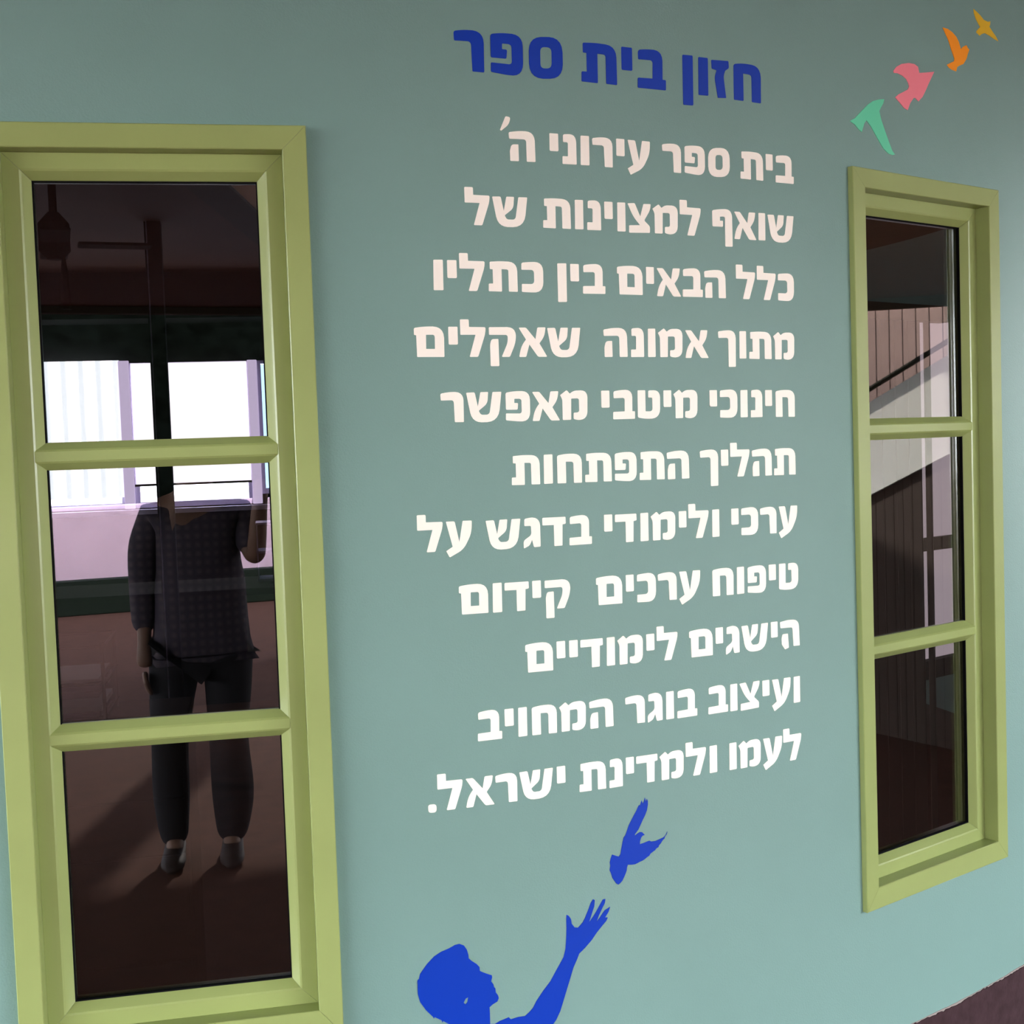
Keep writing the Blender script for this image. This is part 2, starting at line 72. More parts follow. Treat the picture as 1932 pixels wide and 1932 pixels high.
def obj(name, me_or_bm, m, parent=None, smooth=False):
    if isinstance(me_or_bm, bmesh.types.BMesh):
        me = bpy.data.meshes.new(name); me_or_bm.normal_update(); me_or_bm.to_mesh(me); me_or_bm.free()
    else: me = me_or_bm
    if m is not None and not me.materials: me.materials.append(m)
    if smooth:
        for f in me.polygons: f.use_smooth = True
    o = bpy.data.objects.new(name, me); COL.objects.link(o)
    if parent: o.parent = parent
    return o
def empty(name, loc=(0, 0, 0), rz=0.0):
    o = bpy.data.objects.new(name, None); COL.objects.link(o); o.location = loc; o.rotation_euler = (0, 0, rz); o.empty_display_size = 0.1
    return o
def tag(o, label, cat, group=None, kind=None):
    o['label'] = label; o['category'] = cat
    if group: o['group'] = group
    if kind: o['kind'] = kind
    return o
def struct(o, label=None):
    o['kind'] = 'structure'
    if label: o['label'] = label
    return o
def bm_new(): return bmesh.new()
def box(bm, x0, x1, y0, y1, z0, z1, bev=0.0, mtx=None):
    r = bmesh.ops.create_cube(bm, size=1.0); vs_ = r['verts']
    for v in vs_:
        v.co = Vector(((x0 + x1) / 2 + v.co.x * (x1 - x0), (y0 + y1) / 2 + v.co.y * (y1 - y0), (z0 + z1) / 2 + v.co.z * (z1 - z0)))
    if bev > 0:
        es = list({e for v in vs_ for e in v.link_edges}); rb = bmesh.ops.bevel(bm, geom=es, offset=bev, segments=2, affect='EDGES'); vs_ = list({v for f in rb['faces'] for v in f.verts} | {v for v in vs_ if v.is_valid})
    if mtx is not None:
        for v in vs_:
            if v.is_valid: v.co = mtx @ v.co
    return bm
def tube(bm, pts, rad, seg=8, cap=True):
    pts = [Vector(q) for q in pts]; rings = []
    rr = rad if isinstance(rad, (list, tuple)) else [rad] * len(pts)
    ref = None
    for i, q in enumerate(pts):
        d = (pts[min(i + 1, len(pts) - 1)] - pts[max(i - 1, 0)]).normalized()
        a = ref if ref is not None else (Vector((0, 0, 1)) if abs(d.z) < 0.9 else Vector((1, 0, 0)))
        u = (a - d * a.dot(d)).normalized(); ref = u; w = d.cross(u)
        rings.append([bm.verts.new(q + (u * math.cos(t) + w * math.sin(t)) * rr[i]) for t in [2 * math.pi * k / seg for k in range(seg)]])
    for A, B in zip(rings, rings[1:]):
        for k in range(seg): bm.faces.new((A[k], A[(k + 1) % seg], B[(k + 1) % seg], B[k]))
    if cap: bm.faces.new(rings[0][::-1]); bm.faces.new(rings[-1])
    return bm
# ---------------------------------------------------------------- materials
TEAL = mat('teal_wall_paint', lin(118, 147, 138), 0.55, 0.35, bump=0.25, bscale=260, var=0.06, vscale=1.6)
GREEN = mat('green_frame_enamel', lin(150, 159, 95), 0.32, 0.5, bump=0.06, bscale=90, var=0.07, vscale=5, coat=0.15)
WHITE = mat('white_vinyl', lin(255, 241, 226), 0.45, 0.3)
BLUE = mat('blue_vinyl', lin(0, 50, 160), 0.5, 0.2)
YELLOW = mat('yellow_vinyl', lin(226, 178, 20), 0.45, 0.3)
ORANGE = mat('orange_vinyl', lin(255, 150, 0), 0.45, 0.3)
PINK = mat('pink_vinyl', lin(245, 128, 140), 0.45, 0.3)
MINT = mat('mint_vinyl', lin(98, 205, 160), 0.45, 0.3)
GLASS = glass_mat()
BLACK = mat('black_rubber', (0.006, 0.006, 0.006, 1), 0.9, 0.05)
FLOORM = mat('terracotta_floor', lin(72, 44, 33), 0.95, 0.05, bump=0.4, bscale=60, var=0.25, vscale=9)
SKIRT = mat('maroon_skirting_stone', lin(66, 47, 49), 0.9, 0.05, bump=0.5, bscale=120, var=0.3, vscale=30)
CEIL = mat('brown_ceiling_boards', lin(74, 50, 36), 0.8, 0.1, var=0.2, vscale=2)
BEAM = mat('olive_beam_paint', lin(50, 43, 33), 0.8, 0.1)
CREAM = mat('cream_plaster', lin(226, 208, 186), 0.8, 0.2, var=0.06)
PINKW = mat('pink_plaster', lin(200, 160, 163), 0.85, 0.2, var=0.06)
DARKG = mat('dark_green_paint', lin(26, 30, 19), 0.8, 0.1)
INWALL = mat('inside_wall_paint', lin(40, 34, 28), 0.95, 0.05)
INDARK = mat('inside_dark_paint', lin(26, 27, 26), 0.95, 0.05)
ALU = mat('pale_aluminium', lin(190, 182, 205), 0.35, 0.5)
LEAF = mat('dark_leaf', lin(9, 11, 7), 0.9, 0.0, var=0.4, vscale=6)
BARK = mat('bark', lin(60, 45, 35), 0.9, 0.1)

# ---------------------------------------------------------------- geometry of the round wall and its two flat windows
CX, CY, RW = -1.4275, 6.3454, 4.0881
def cyl(s, z, out=0.0):
    t = s / RW; r = RW + out
    return Vector((CX + r * math.sin(t), CY - r * math.cos(t), z))
def s_of(x, y): return math.atan2(x - CX, -(y - CY)) * RW
class Win:
    def __init__(w, a, d, u0, u1, z0, z1):
        w.a, w.d, w.u0, w.u1, w.z0, w.z1 = a, d, u0, u1, z0, z1
        w.n = Vector((math.sin(a), math.cos(a), 0)); w.t = Vector((math.cos(a), -math.sin(a), 0))
    def P(w, u, v, z): return w.n * (w.d + v) + w.t * u + Vector((0, 0, z))
WL = Win(-0.1924, 2.4, -0.4785, 0.1062, 0.5098, 2.2197)
WR = Win(-0.6518, 1.8217, 2.3855, 2.9695, 0.5098, 2.2197)
# wall ------------------------------------------------------------
def build_wall():
    bm = bm_new(); TH = 0.07; TOP = 2.75
    holes = []
    for w in (WL, WR):
        a = w.P(w.u0 + 0.03, 0, 0); b = w.P(w.u1 - 0.03, 0, 0)
        holes.append((s_of(a.x, a.y), s_of(b.x, b.y), w.z0 + 0.03, w.z1 - 0.03))
    S = set(); s = -6.4
    while s < 8.6: S.add(round(s, 4)); s += 0.05
    for h in holes: S.add(h[0]); S.add(h[1])
    S = sorted(S); Z = sorted({0.0, 0.2, TOP, holes[0][2], holes[0][3], 1.2})
    vo, vi = {}, {}
    for i, s in enumerate(S):
        for j, z in enumerate(Z): vo[i, j] = bm.verts.new(cyl(s, z)); vi[i, j] = bm.verts.new(cyl(s, z, -TH))
    def inh(i, j):
        m = (S[i] + S[i + 1]) / 2; k = (Z[j] + Z[j + 1]) / 2
        return any(h[0] < m < h[1] and h[2] < k < h[3] for h in holes)
    for i in range(len(S) - 1):
        for j in range(len(Z) - 1):
            if inh(i, j): continue
            bm.faces.new((vo[i, j], vo[i + 1, j], vo[i + 1, j + 1], vo[i, j + 1])); bm.faces.new((vi[i, j], vi[i, j + 1], vi[i + 1, j + 1], vi[i + 1, j]))
            for (di, dj, e) in ((-1, 0, ((i, j), (i, j + 1))), (1, 0, ((i + 1, j), (i + 1, j + 1))), (0, -1, ((i, j), (i + 1, j))), (0, 1, ((i, j + 1), (i + 1, j + 1)))):
                ii, jj = i + di, j + dj
                if ii < 0 or jj < 0 or ii >= len(S) - 1 or jj >= len(Z) - 1 or inh(ii, jj):
                    p, q = e; bm.faces.new((vo[p], vo[q], vi[q], vi[p]))
    bmesh.ops.recalc_face_normals(bm, faces=bm.faces)
    o = struct(obj('wall_front', bm, TEAL), 'curved wall painted teal between the two green framed windows')
    for f in o.data.polygons: f.use_smooth = abs(f.normal.z) < 0.1 and f.area > 0.0
    try: o.data.set_sharp_from_angle(angle=math.radians(20))
    except Exception: pass
    # skirting: dark stone band with a slightly ragged paint line on top
    bm = bm_new(); rows = []; s = -6.4
    while s < 8.6:
        hz = 0.193 + random.uniform(-0.002, 0.002) + 0.0015 * math.sin(s * 23)
        rows.append([bm.verts.new(cyl(s, 0, 0.004)), bm.verts.new(cyl(s, hz, 0.004)), bm.verts.new(cyl(s, hz + 0.0005, -0.004))]); s += 0.008
    for A, B in zip(rows, rows[1:]):
        bm.faces.new((A[0], B[0], B[1], A[1])); bm.faces.new((A[1], B[1], B[2], A[2]))
    struct(obj('baseboard_front', bm, SKIRT), 'dark maroon skirting band along the foot of the teal wall')
build_wall()
bm = bm_new(); rows = []; s = -6.4
while s < 8.6:
    rows.append([bm.verts.new(cyl(s, 0.186, 0.0015)), bm.verts.new(cyl(s, 0.1965 + random.uniform(-0.001, 0.001), 0.0015)), bm.verts.new(cyl(s, 0.1965, -0.004))]); s += 0.02
for A, B in zip(rows, rows[1:]):
    bm.faces.new((A[0], B[0], B[1], A[1])); bm.faces.new((A[1], B[1], B[2], A[2]))
struct(obj('trim_9', bm, mat('pale_bare_plaster', lin(150, 134, 128), 0.9, 0.1)), 'thin pale plaster line above the dark skirting')
# windows ---------------------------------------------------------
def ring_rails(w, prof, name, m, parent, gap=0.0003):
    """four mitred rails; prof = [(inset, depth), ...] closed section"""
    def corner(k, ins, v):
        ib = ins + (0.006 if ins > 0.04 else 0.0)
        return [(w.u0 + ins, w.z0 + ib), (w.u1 - ins, w.z0 + ib), (w.u1 - ins, w.z1 - ins), (w.u0 + ins, w.z1 - ins)][k]
    for k in range(4):
        bm = bm_new(); A = []; B = []
        for ins, v in prof:
            a = corner(k, ins, v); b = corner((k + 1) % 4, ins, v)
            du, dz = (b[0] - a[0]), (b[1] - a[1]); ln = math.hypot(du, dz); du, dz = du / ln * gap, dz / ln * gap
            A.append(bm.verts.new(w.P(a[0] + du, v, a[1] + dz))); B.append(bm.verts.new(w.P(b[0] - du, v, b[1] - dz)))
        n = len(prof)
        for i in range(n): bm.faces.new((A[i], A[(i + 1) % n], B[(i + 1) % n], B[i]))
        bm.faces.new(A); bm.faces.new(B[::-1]); bmesh.ops.recalc_face_normals(bm, faces=bm.faces)
        obj(name, bm, m, parent)
def window(w, idx, label):
    r = empty('window_%d' % idx); struct(r, label)
    cas = [(0.0, 0.045), (0.0, 0.0015), (0.0015, 0.0), (0.043, 0.0), (0.0445, 0.0015), (0.0445, 0.086), (0.03, 0.086), (0.03, 0.045)]
    ring_rails(w, cas, 'casing_rail', GREEN, r)
    sash = [(0.0448, 0.0385), (0.074, 0.0375), (0.0775, 0.039), (0.0805, 0.042), (0.092, 0.0545), (0.092, 0.0575), (0.092, 0.085), (0.0448, 0.085)]
    ring_rails(w, sash, 'sash_rail', GREEN, r)
    gk = [(0.0915, 0.0550), (0.0945, 0.0550), (0.0945, 0.0625), (0.0915, 0.0625)]
    ring_rails(w, gk, 'gasket', BLACK, r, gap=0.0)
    bars = [(1.6280, 0.0255), (1.1073, 0.0260)]
    for zc, h in bars:
        prof = [(-h, 0.0635), (-h, 0.056), (-0.0125, 0.0395), (-0.009, 0.0370), (0.009, 0.0370), (0.0125, 0.0395), (h, 0.056), (h, 0.0635)]
        bm = bm_new(); A = []; B = []
        for dz, v in prof:
            e = 0.0915 - max(0, (0.056 - v)) * 0.85
            A.append(bm.verts.new(w.P(w.u0 + e, v, zc + dz))); B.append(bm.verts.new(w.P(w.u1 - e, v, zc + dz)))
        n = len(prof)
        for i in range(n): bm.faces.new((A[i], A[(i + 1) % n], B[(i + 1) % n], B[i]))
        bm.faces.new(A); bm.faces.new(B[::-1]); bmesh.ops.recalc_face_normals(bm, faces=bm.faces)
        obj('glazing_bar', bm, GREEN, r)
    zs = [(w.z1 - 0.0925, bars[0][0] + 0.02), (bars[0][0] - 0.02, bars[1][0] + 0.02), (bars[1][0] - 0.02, w.z0 + 0.0985)]
    for za, zb in zs:
        bm = bm_new(); c = []
        for v in (0.0625, 0.0665):
            c += [bm.verts.new(w.P(u, v, z)) for u, z in ((w.u0 + 0.0925, zb), (w.u1 - 0.0925, zb), (w.u1 - 0.0925, za), (w.u0 + 0.0925, za))]
        for f in ((0, 1, 2, 3), (7, 6, 5, 4), (0, 4, 5, 1), (1, 5, 6, 2), (2, 6, 7, 3), (3, 7, 4, 0)): bm.faces.new([c[i] for i in f])
        bmesh.ops.recalc_face_normals(bm, faces=bm.faces)
        obj('pane', bm, GLASS, r)
    return r
window(WL, 1, 'large green framed window at the left of the lettering')
window(WR, 2, 'green framed window at the right, seen at a slant')

# ---------------------------------------------------------------- vinyl lettering and pictures
def rounded(loop, seg=5):
    n = len(loop); P = [Vector((a, b)) for a, b, r in loop]; R = [r for a, b, r in loop]; out = []
    for i in range(n):
        p, q, r_ = P[i - 1], P[i], P[(i + 1) % n]; l1 = (p - q).length; l2 = (r_ - q).length; r = R[i]
        c1 = min(r, l1 * R[i] / max(R[i] + R[i - 1], 1e-9) if R[i] + R[i - 1] > l1 else r); c2 = min(r, l2 * R[i] / max(R[i] + R[(i + 1) % n], 1e-9) if R[i] + R[(i + 1) % n] > l2 else r)
        a = q + (p - q) / l1 * c1; b = q + (r_ - q) / l2 * c2; sg = seg if r > 0.06 else 3
        for k in range(sg + 1):
            t = k / sg; out.append(a * (1 - t) ** 2 + q * (2 * t * (1 - t) * 0.92 + 0.0) + b * t * t + (a + b) * 0.5 * (2 * t * (1 - t) * 0.08))
    cl = [out[0]]
    for v in out[1:]:
        if (v - cl[-1]).length > 1e-5: cl.append(v)
    return cl
def inside(pt, loop):
    c = False; n = len(loop)
    for i in range(n):
        a, b = loop[i], loop[i - 1]
        if (a.y > pt.y) != (b.y > pt.y) and pt.x < (b.x - a.x) * (pt.y - a.y) / (b.y - a.y) + a.x: c = not c
    return c
def flat_bm(loops, front=0.0008, back=-0.0005):
    """loops in (x, z); front face towards -y"""
    bm = bm_new(); groups = []
    for L in loops:
        if groups and inside(L[0], groups[-1][0]): groups[-1].append(L)
        else: groups.append([L])
    for g in groups:
        allv = [v for L in g for v in L]
        fv = [bm.verts.new((v.x, -front, v.y)) for v in allv]; bv = [bm.verts.new((v.x, -back, v.y)) for v in allv]
        for t in tessellate_polygon([[Vector((v.x, v.y, 0)) for v in L] for L in g]):
            try: bm.faces.new([fv[i] for i in t])
            except ValueError: pass
        k = 0
        for L in g:
            n = len(L)
            for i in range(n):
                a, b = k + i, k + (i + 1) % n
                bm.faces.new((fv[a], fv[b], bv[b], bv[a]))
            k += n
    bmesh.ops.recalc_face_normals(bm, faces=bm.faces)
    return bm
GM = {}
def glyph_mesh(name, cap, m):
    k = (name, cap)
    if k not in GM:
        loops = [[v * cap for v in rounded(L)] for L in GLYPHS[name]]
        bm = flat_bm(loops); me = bpy.data.meshes.new('letter'); bm.to_mesh(me); bm.free(); me.materials.append(m); GM[k] = (me, max(v.x for L in loops for v in L))
    return GM[k]
LABELS = ['large blue Hebrew heading lettering, topmost line on the teal wall',
 'first white Hebrew text line, ending in an apostrophe, right under the blue heading',
 'second white Hebrew text line of three words, below the line with the apostrophe',
 'third white Hebrew text line, six lines above the widest-spaced line near the bottom left window bar',
 'fourth white Hebrew text line, the widest one with a double gap in its middle',
 'fifth white Hebrew text line, level with the upper bar of the right window',
 'sixth white Hebrew text line, short with two words, just below the upper window bars',
 'seventh white Hebrew text line of four words in the lower middle of the wall',
 'eighth white Hebrew text line, with a double gap before its last short word',
 'ninth white Hebrew text line, two words, its rightmost letter peeling at the foot',
 'tenth white Hebrew text line, second from the bottom of the white text',
 'lowest white Hebrew text line, ending in a full stop above the blue dove']
LABELS[3] = 'third white Hebrew text line, just above the widest line'
for li, (cap, words) in enumerate(LINES):
    m = BLUE if li == 0 else WHITE
    s_mid = sum(g[1] for w in words for g in w) / sum(len(w) for w in words); z_mid = sum(g[3] for w in words for g in w) / sum(len(w) for w in words)
    base = cyl(s_mid, z_mid, 0.0)
    root = empty('heading_lettering' if li == 0 else 'text_line_lettering', base)
    tag(root, LABELS[li], 'lettering', 'lines of vinyl lettering on the teal wall')
    for w in words:
        for gname, s0, sx, zb in w:
            me, gw = glyph_mesh(gname, cap, m)
            sc_ = s0 + gw * sx / 2; t = sc_ / RW
            o = bpy.data.objects.new('letter', me); COL.objects.link(o); o.parent = root
            tan = Vector((math.cos(t), math.sin(t), 0)); outw = Vector((math.sin(t), -math.cos(t), 0))
            loc = cyl(sc_, zb) - tan * (gw * sx / 2)
            o.location = loc - base; o.rotation_euler = (0, 0, t); o.scale = (sx, 1, 1)
            if gname == 'hed': o['label'] = 'letter whose left foot is peeling off'
            if gname == 'geresh': o['label'] = 'slanting apostrophe mark'
            if gname == 'dot': o['label'] = 'full stop'
def decal(key, name, m, label, cat, group=None):
    loops = [[Vector(q) for q in L] for L in SHAPES[key]]
    bm = flat_bm(loops, 0.0009, -0.0004)
    smin = min(v.x for v in loops[0]); smax = max(v.x for v in loops[0])
    s = smin + 0.03
    while s < smax:
        bmesh.ops.bisect_plane(bm, geom=list(bm.verts) + list(bm.edges) + list(bm.faces), plane_co=(s, 0, 0), plane_no=(1, 0, 0)); s += 0.03
    sc_ = (smin + smax) / 2; zc = sum(v.y for v in loops[0]) / len(loops[0]); base = cyl(sc_, zc)
    for v in bm.verts: v.co = cyl(v.co.x, v.co.z, -v.co.y) - base
    o = obj(name, bm, m); o.location = base
    return tag(o, label, cat, group)
BG = 'bird stickers flying up the wall at top right'
decal('yellow', 'bird_sticker', YELLOW, 'yellow bird sticker, smallest and highest of the four coloured birds', 'bird sticker', BG)
decal('orange', 'bird_sticker', ORANGE, 'orange bird sticker between the yellow bird and the pink bird', 'bird sticker', BG)
decal('pink', 'bird_sticker', PINK, 'pink bird sticker with spread wings and forked tail above the mint bird', 'bird sticker', BG)
decal('teal', 'bird_sticker', MINT, 'mint green bird sticker just above the right window, lowest coloured bird', 'bird sticker', BG)
decal('dove', 'dove_sticker', BLUE, 'blue dove silhouette sticker flying above the raised hand', 'bird sticker')
decal('boy', 'child_silhouette_sticker', BLUE, 'blue silhouette sticker of a child reaching up an arm, bottom of wall', 'wall sticker')

# ---------------------------------------------------------------- walkway: floor, roof, posts, surroundings
bm = bm_new(); box(bm, -40, 40, -40, 40, -0.2, 0.0)
struct(obj('floor', bm, FLOORM), 'reddish brown floor of the covered walkway')
bm = bm_new()
for x0, x1, y0_, y1_ in ((-7, 5.0, -5.1, 11.5), (7.0, 9.0, -5.1, 11.5), (5.0, 7.0, -5.1, -0.5), (5.0, 7.0, 1.8, 11.5)): box(bm, x0, x1, y0_, y1_, 2.75, 2.95)  # gap between the slabs is an added opening that lets sun onto the stair parapet
struct(obj('ceiling', bm, CEIL), 'brown boarded ceiling over the walkway')
bm = bm_new(); box(bm, -7.05, 9.05, -5.2, -5.09, 2.70, 3.05); box(bm, 9.0, 9.12, -5.2, 11.5, 2.66, 3.05)
struct(obj('trim_1', bm, BEAM), 'dark fascia board at the edge of the walkway roof')
def beam_between(bm, a, b, wd_, h):
    a, b = Vector(a), Vector(b); d = (b - a).normalized(); sd = Vector((-d.y, d.x, 0)) * wd_ / 2; up_ = Vector((0, 0, h))
    c = [a - sd, a + sd, b + sd, b - sd]; vsx = [bm.verts.new(q) for q in c] + [bm.verts.new(q - up_) for q in c]
    for f in ((0, 1, 2, 3), (7, 6, 5, 4), (0, 4, 5, 1), (1, 5, 6, 2), (2, 6, 7, 3), (3, 7, 4, 0)): bm.faces.new([vsx[i] for i in f])
bm = bm_new(); beam_between(bm, (-0.42, 0.35, 2.75), (1.75, -5.05, 2.75), 0.17, 0.03); bmesh.ops.recalc_face_normals(bm, faces=bm.faces)
struct(obj('trim_2', bm, BEAM), 'diagonal beam under the walkway ceiling')
bm = bm_new(); q_ = [(-0.33, 0.35), (1.84, -5.05), (2.5, -5.05), (0.5, 0.35)]
va = [bm.verts.new((x, y, 2.748)) for x, y in q_] + [bm.verts.new((x, y, 2.735)) for x, y in q_]
for f in ((0, 1, 2, 3), (7, 6, 5, 4), (0, 4, 5, 1), (1, 5, 6, 2), (2, 6, 7, 3), (3, 7, 4, 0)): bm.faces.new([va[i] for i in f])
bmesh.ops.recalc_face_normals(bm, faces=bm.faces); struct(obj('trim_8', bm, CREAM), 'cream soffit panel beside the diagonal ceiling beam')
for px, py in ((1.27, -5.1), (-4.2, -5.1), (6.2, -5.1)):
    bm = bm_new(); box(bm, px - 0.13, px + 0.13, py - 0.13, py + 0.13, 0, 2.75, 0.01)
    o = obj('roof_post', bm, DARKG); tag(o, {1.27: 'square dark roof post on the pink wall side, nearest behind the photographer', -4.2: 'square dark roof post farthest to the left of the photographer', 6.2: 'square dark roof post at the outdoor staircase end'}[px], 'post', 'posts carrying the roof edge')
# low pink wall opposite, dark planter in front, shrubs behind
bm = bm_new(); box(bm, -16, 16, -9.75, -9.35, 0, 1.12, 0.01)
struct(obj('wall_opposite', bm, PINKW), 'low pink plaster wall across the walkway, mirrored in the left window')
bm = bm_new(); box(bm, -16, 16, -9.34, -9.10, 0, 0.36, 0.01)
struct(obj('trim_3', bm, DARKG), 'dark green kerb at the foot of the pink wall')
root = empty('clipped_hedge', (1.6, -11.4, 0)); tag(root, 'tall dark clipped hedge behind the low pink wall', 'hedge')
bm = bm_new(); nx, nz = 120, 44; g = {}
for i in range(nx + 1):
    for j in range(nz + 1):
        x = -7.0 + 14.0 * i / nx; z = 4.1 * j / nz; g[i, j] = bm.verts.new((x, 0.9 + random.uniform(-0.09, 0.09) + 0.10 * math.sin(x * 3.1) * math.cos(z * 2.7) - 0.5 * (j / nz) ** 6, z + (random.uniform(-0.07, 0.07) if j == nz else 0)))
top = {i: bm.verts.new((-7.0 + 14.0 * i / nx, -0.9, 4.05 + random.uniform(-0.08, 0.08))) for i in range(nx + 1)}; bot = {i: bm.verts.new((-7.0 + 14.0 * i / nx, -0.9, 0)) for i in range(nx + 1)}
for i in range(nx):
    for j in range(nz): bm.faces.new((g[i, j], g[i, j + 1], g[i + 1, j + 1], g[i + 1, j]))
    bm.faces.new((g[i, nz], top[i], top[i + 1], g[i + 1, nz])); bm.faces.new((top[i], bot[i], bot[i + 1], top[i + 1]))
bmesh.ops.recalc_face_normals(bm, faces=bm.faces); o = obj('foliage', bm, LEAF, root, smooth=True)
# east side: boarded annex wall, stair parapet with rail
bm = bm_new(); box(bm, 12.45, 12.6, 0.2, 7.0, 0, 3.5); struct(obj('wall_annex_core', bm, INDARK), 'dark core behind the boards of the annex')
boards = empty('wall_annex', (12.4, 0, 0)); struct(boards, 'brown boarded annex wall mirrored in the right window')
me0 = None
BOARD = mat('brown_boards', lin(112, 84, 68), 0.7, 0.3, var=0.15, vscale=4)
for i in range(46):
    if me0 is None:
        bm = bm_new(); box(bm, -0.03, 0.03, 0.004, 0.136, 0, 3.3, 0.004); o = obj('board', bm, BOARD, boards); me0 = o.data
    else:
        o = bpy.data.objects.new('board', me0); COL.objects.link(o); o.parent = boards
    o.location = (0, 0.4 + i * 0.14, 0)
WP = mat('white_parapet_plaster', lin(236, 236, 226), 0.8, 0.2)
st = empty('outdoor_staircase', (4.6, 3.23, 0), math.atan2(0.75, -0.66)); tag(st, 'outdoor staircase with sloping white parapet over dark boards, mirrored in the right window', 'staircase')
zl = lambda t: 1.39 + 0.42 * t      # local x runs up the stair; local +y is the side facing the walkway
T0, T1 = -2.2, 1.1
def slopebox(name, m, ya, yb, lo, hi):
    bm = bm_new(); q = []
    for y in (ya, yb): q += [bm.verts.new((T0, y, lo(T0))), bm.verts.new((T1, y, lo(T1))), bm.verts.new((T1, y, hi(T1))), bm.verts.new((T0, y, hi(T0)))]
    for f in ((0, 1, 2, 3), (7, 6, 5, 4), (0, 4, 5, 1), (1, 5, 6, 2), (2, 6, 7, 3), (3, 7, 4, 0)): bm.faces.new([q[i] for i in f])
    bmesh.ops.recalc_face_normals(bm, faces=bm.faces); return obj(name, bm, m, st)
slopebox('parapet', WP, -0.10, 0.0, zl, lambda t: zl(t) + 0.49)
bm = bm_new(); tube(bm, [(T0, 0.03, zl(T0) + 0.545), (T1, 0.03, zl(T1) + 0.545)], 0.014); obj('handrail', bm, DARKG, st)
DBOARD = mat('dark_stained_boards', lin(70, 56, 48), 0.7, 0.2, var=0.2, vscale=4)
n = 55
for i in range(n):
    t0 = T0 + (T1 - T0) * i / n; t1 = T0 + (T1 - T0) * (i + 1) / n - 0.004
    bm = bm_new(); q = []
    for y in (-0.06, -0.02): q += [bm.verts.new((t0, y, 0)), bm.verts.new((t1, y, 0)), bm.verts.new((t1, y, zl(t1))), bm.verts.new((t0, y, zl(t0)))]
    for f in ((0, 1, 2, 3), (7, 6, 5, 4), (0, 4, 5, 1), (1, 5, 6, 2), (2, 6, 7, 3), (3, 7, 4, 0)): bm.faces.new([q[i] for i in f])
    bmesh.ops.recalc_face_normals(bm, faces=bm.faces); obj('side_board', bm, DBOARD, st)
for i in range(11):
    t = T0 + i * 0.3; bm = bm_new(); box(bm, t, t + 0.3, -1.2, -0.10, max(0, zl(t) - 0.22), zl(t) + 0.05, 0.004); obj('step', bm, WP, st)

# ---------------------------------------------------------------- the room behind the windows
def inroom(name, m, u0, u1, v0, v1, z0, z1, parent=None, bev=0.0, w=WL):
    bm = bm_new(); box(bm, u0, u1, v0, v1, z0, z1, bev)
    for v in bm.verts: v.co = w.P(v.co.x, v.co.y, v.co.z)
    bmesh.ops.recalc_face_normals(bm, faces=bm.faces)
    return obj(name, bm, m, parent)
VB = 6.06
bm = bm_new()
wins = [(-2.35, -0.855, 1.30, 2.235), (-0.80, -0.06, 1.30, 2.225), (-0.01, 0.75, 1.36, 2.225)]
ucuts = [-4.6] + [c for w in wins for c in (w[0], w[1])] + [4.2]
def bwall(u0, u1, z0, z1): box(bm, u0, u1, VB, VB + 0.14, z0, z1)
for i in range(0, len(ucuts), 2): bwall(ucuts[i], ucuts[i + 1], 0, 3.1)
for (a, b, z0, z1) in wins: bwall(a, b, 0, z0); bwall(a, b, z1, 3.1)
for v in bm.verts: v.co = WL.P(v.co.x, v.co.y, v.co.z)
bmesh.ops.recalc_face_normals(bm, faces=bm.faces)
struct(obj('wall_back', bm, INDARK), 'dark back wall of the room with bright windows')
PANE = mat('overexposed_daylight_pane', (0.9, 0.95, 1, 1), 0.4, 0.3, emit=(0.92, 0.97, 1.0, 1), estr=6.0)
PANEB = mat('bluish_daylight_pane', (0.6, 0.8, 1, 1), 0.4, 0.3, emit=(0.50, 0.78, 1.0, 1), estr=2.1)
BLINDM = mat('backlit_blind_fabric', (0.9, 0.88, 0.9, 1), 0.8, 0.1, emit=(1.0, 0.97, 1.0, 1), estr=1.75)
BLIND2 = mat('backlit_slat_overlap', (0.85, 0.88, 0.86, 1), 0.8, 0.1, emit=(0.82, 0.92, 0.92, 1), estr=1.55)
for k, (a, b, z0, z1) in enumerate(wins):
    r = empty('window_%d' % (k + 3)); struct(r, ['far window behind vertical blinds in the room', 'far window with a roller blind in the middle of the room', 'narrow far window at the right with bluish glass'][k])
    inroom('pane', PANE if k < 2 else PANEB, a + 0.02, b - 0.02, VB + 0.08, VB + 0.09, z0 + 0.02, z1 - 0.02, r)
    for (x0, x1, y0_, y1_) in ((a, a + 0.03, z0, z1), (b - 0.03, b, z0, z1), (a + 0.03, b - 0.03, z0, z0 + 0.035), (a + 0.03, b - 0.03, z1 - 0.02, z1)):
        inroom('frame_bar', ALU, x0, x1, VB - 0.01, VB + 0.07, y0_, y1_, r, 0.002)
inroom('window_ledge', ALU, -2.4, 0.8, VB - 0.10, VB, 1.262, 1.292); o = bpy.data.objects['window_ledge']; tag(o, 'pale ledge running under the bright far windows', 'ledge')
vb = empty('vertical_blind', WL.P(-1.6, VB - 0.05, 0)); tag(vb, 'white vertical blind over the far window at left', 'blind')
b0 = vb.location.copy()
for i in range(14):
    u = -2.33 + i * 0.105
    o = inroom('slat', BLINDM, u, u + 0.062, VB - 0.055, VB - 0.052, 1.375, 2.24); o.parent = vb; o.matrix_parent_inverse = Matrix.Translation(-b0)
    o = inroom('slat', BLIND2, u + 0.060, u + 0.107, VB - 0.050, VB - 0.047, 1.375, 2.24); o.parent = vb; o.matrix_parent_inverse = Matrix.Translation(-b0)
rb = empty('roller_blind', WL.P(-0.45, VB - 0.03, 0)); tag(rb, 'white roller blind drawn halfway down the middle far window', 'blind'); b0 = rb.location.copy()
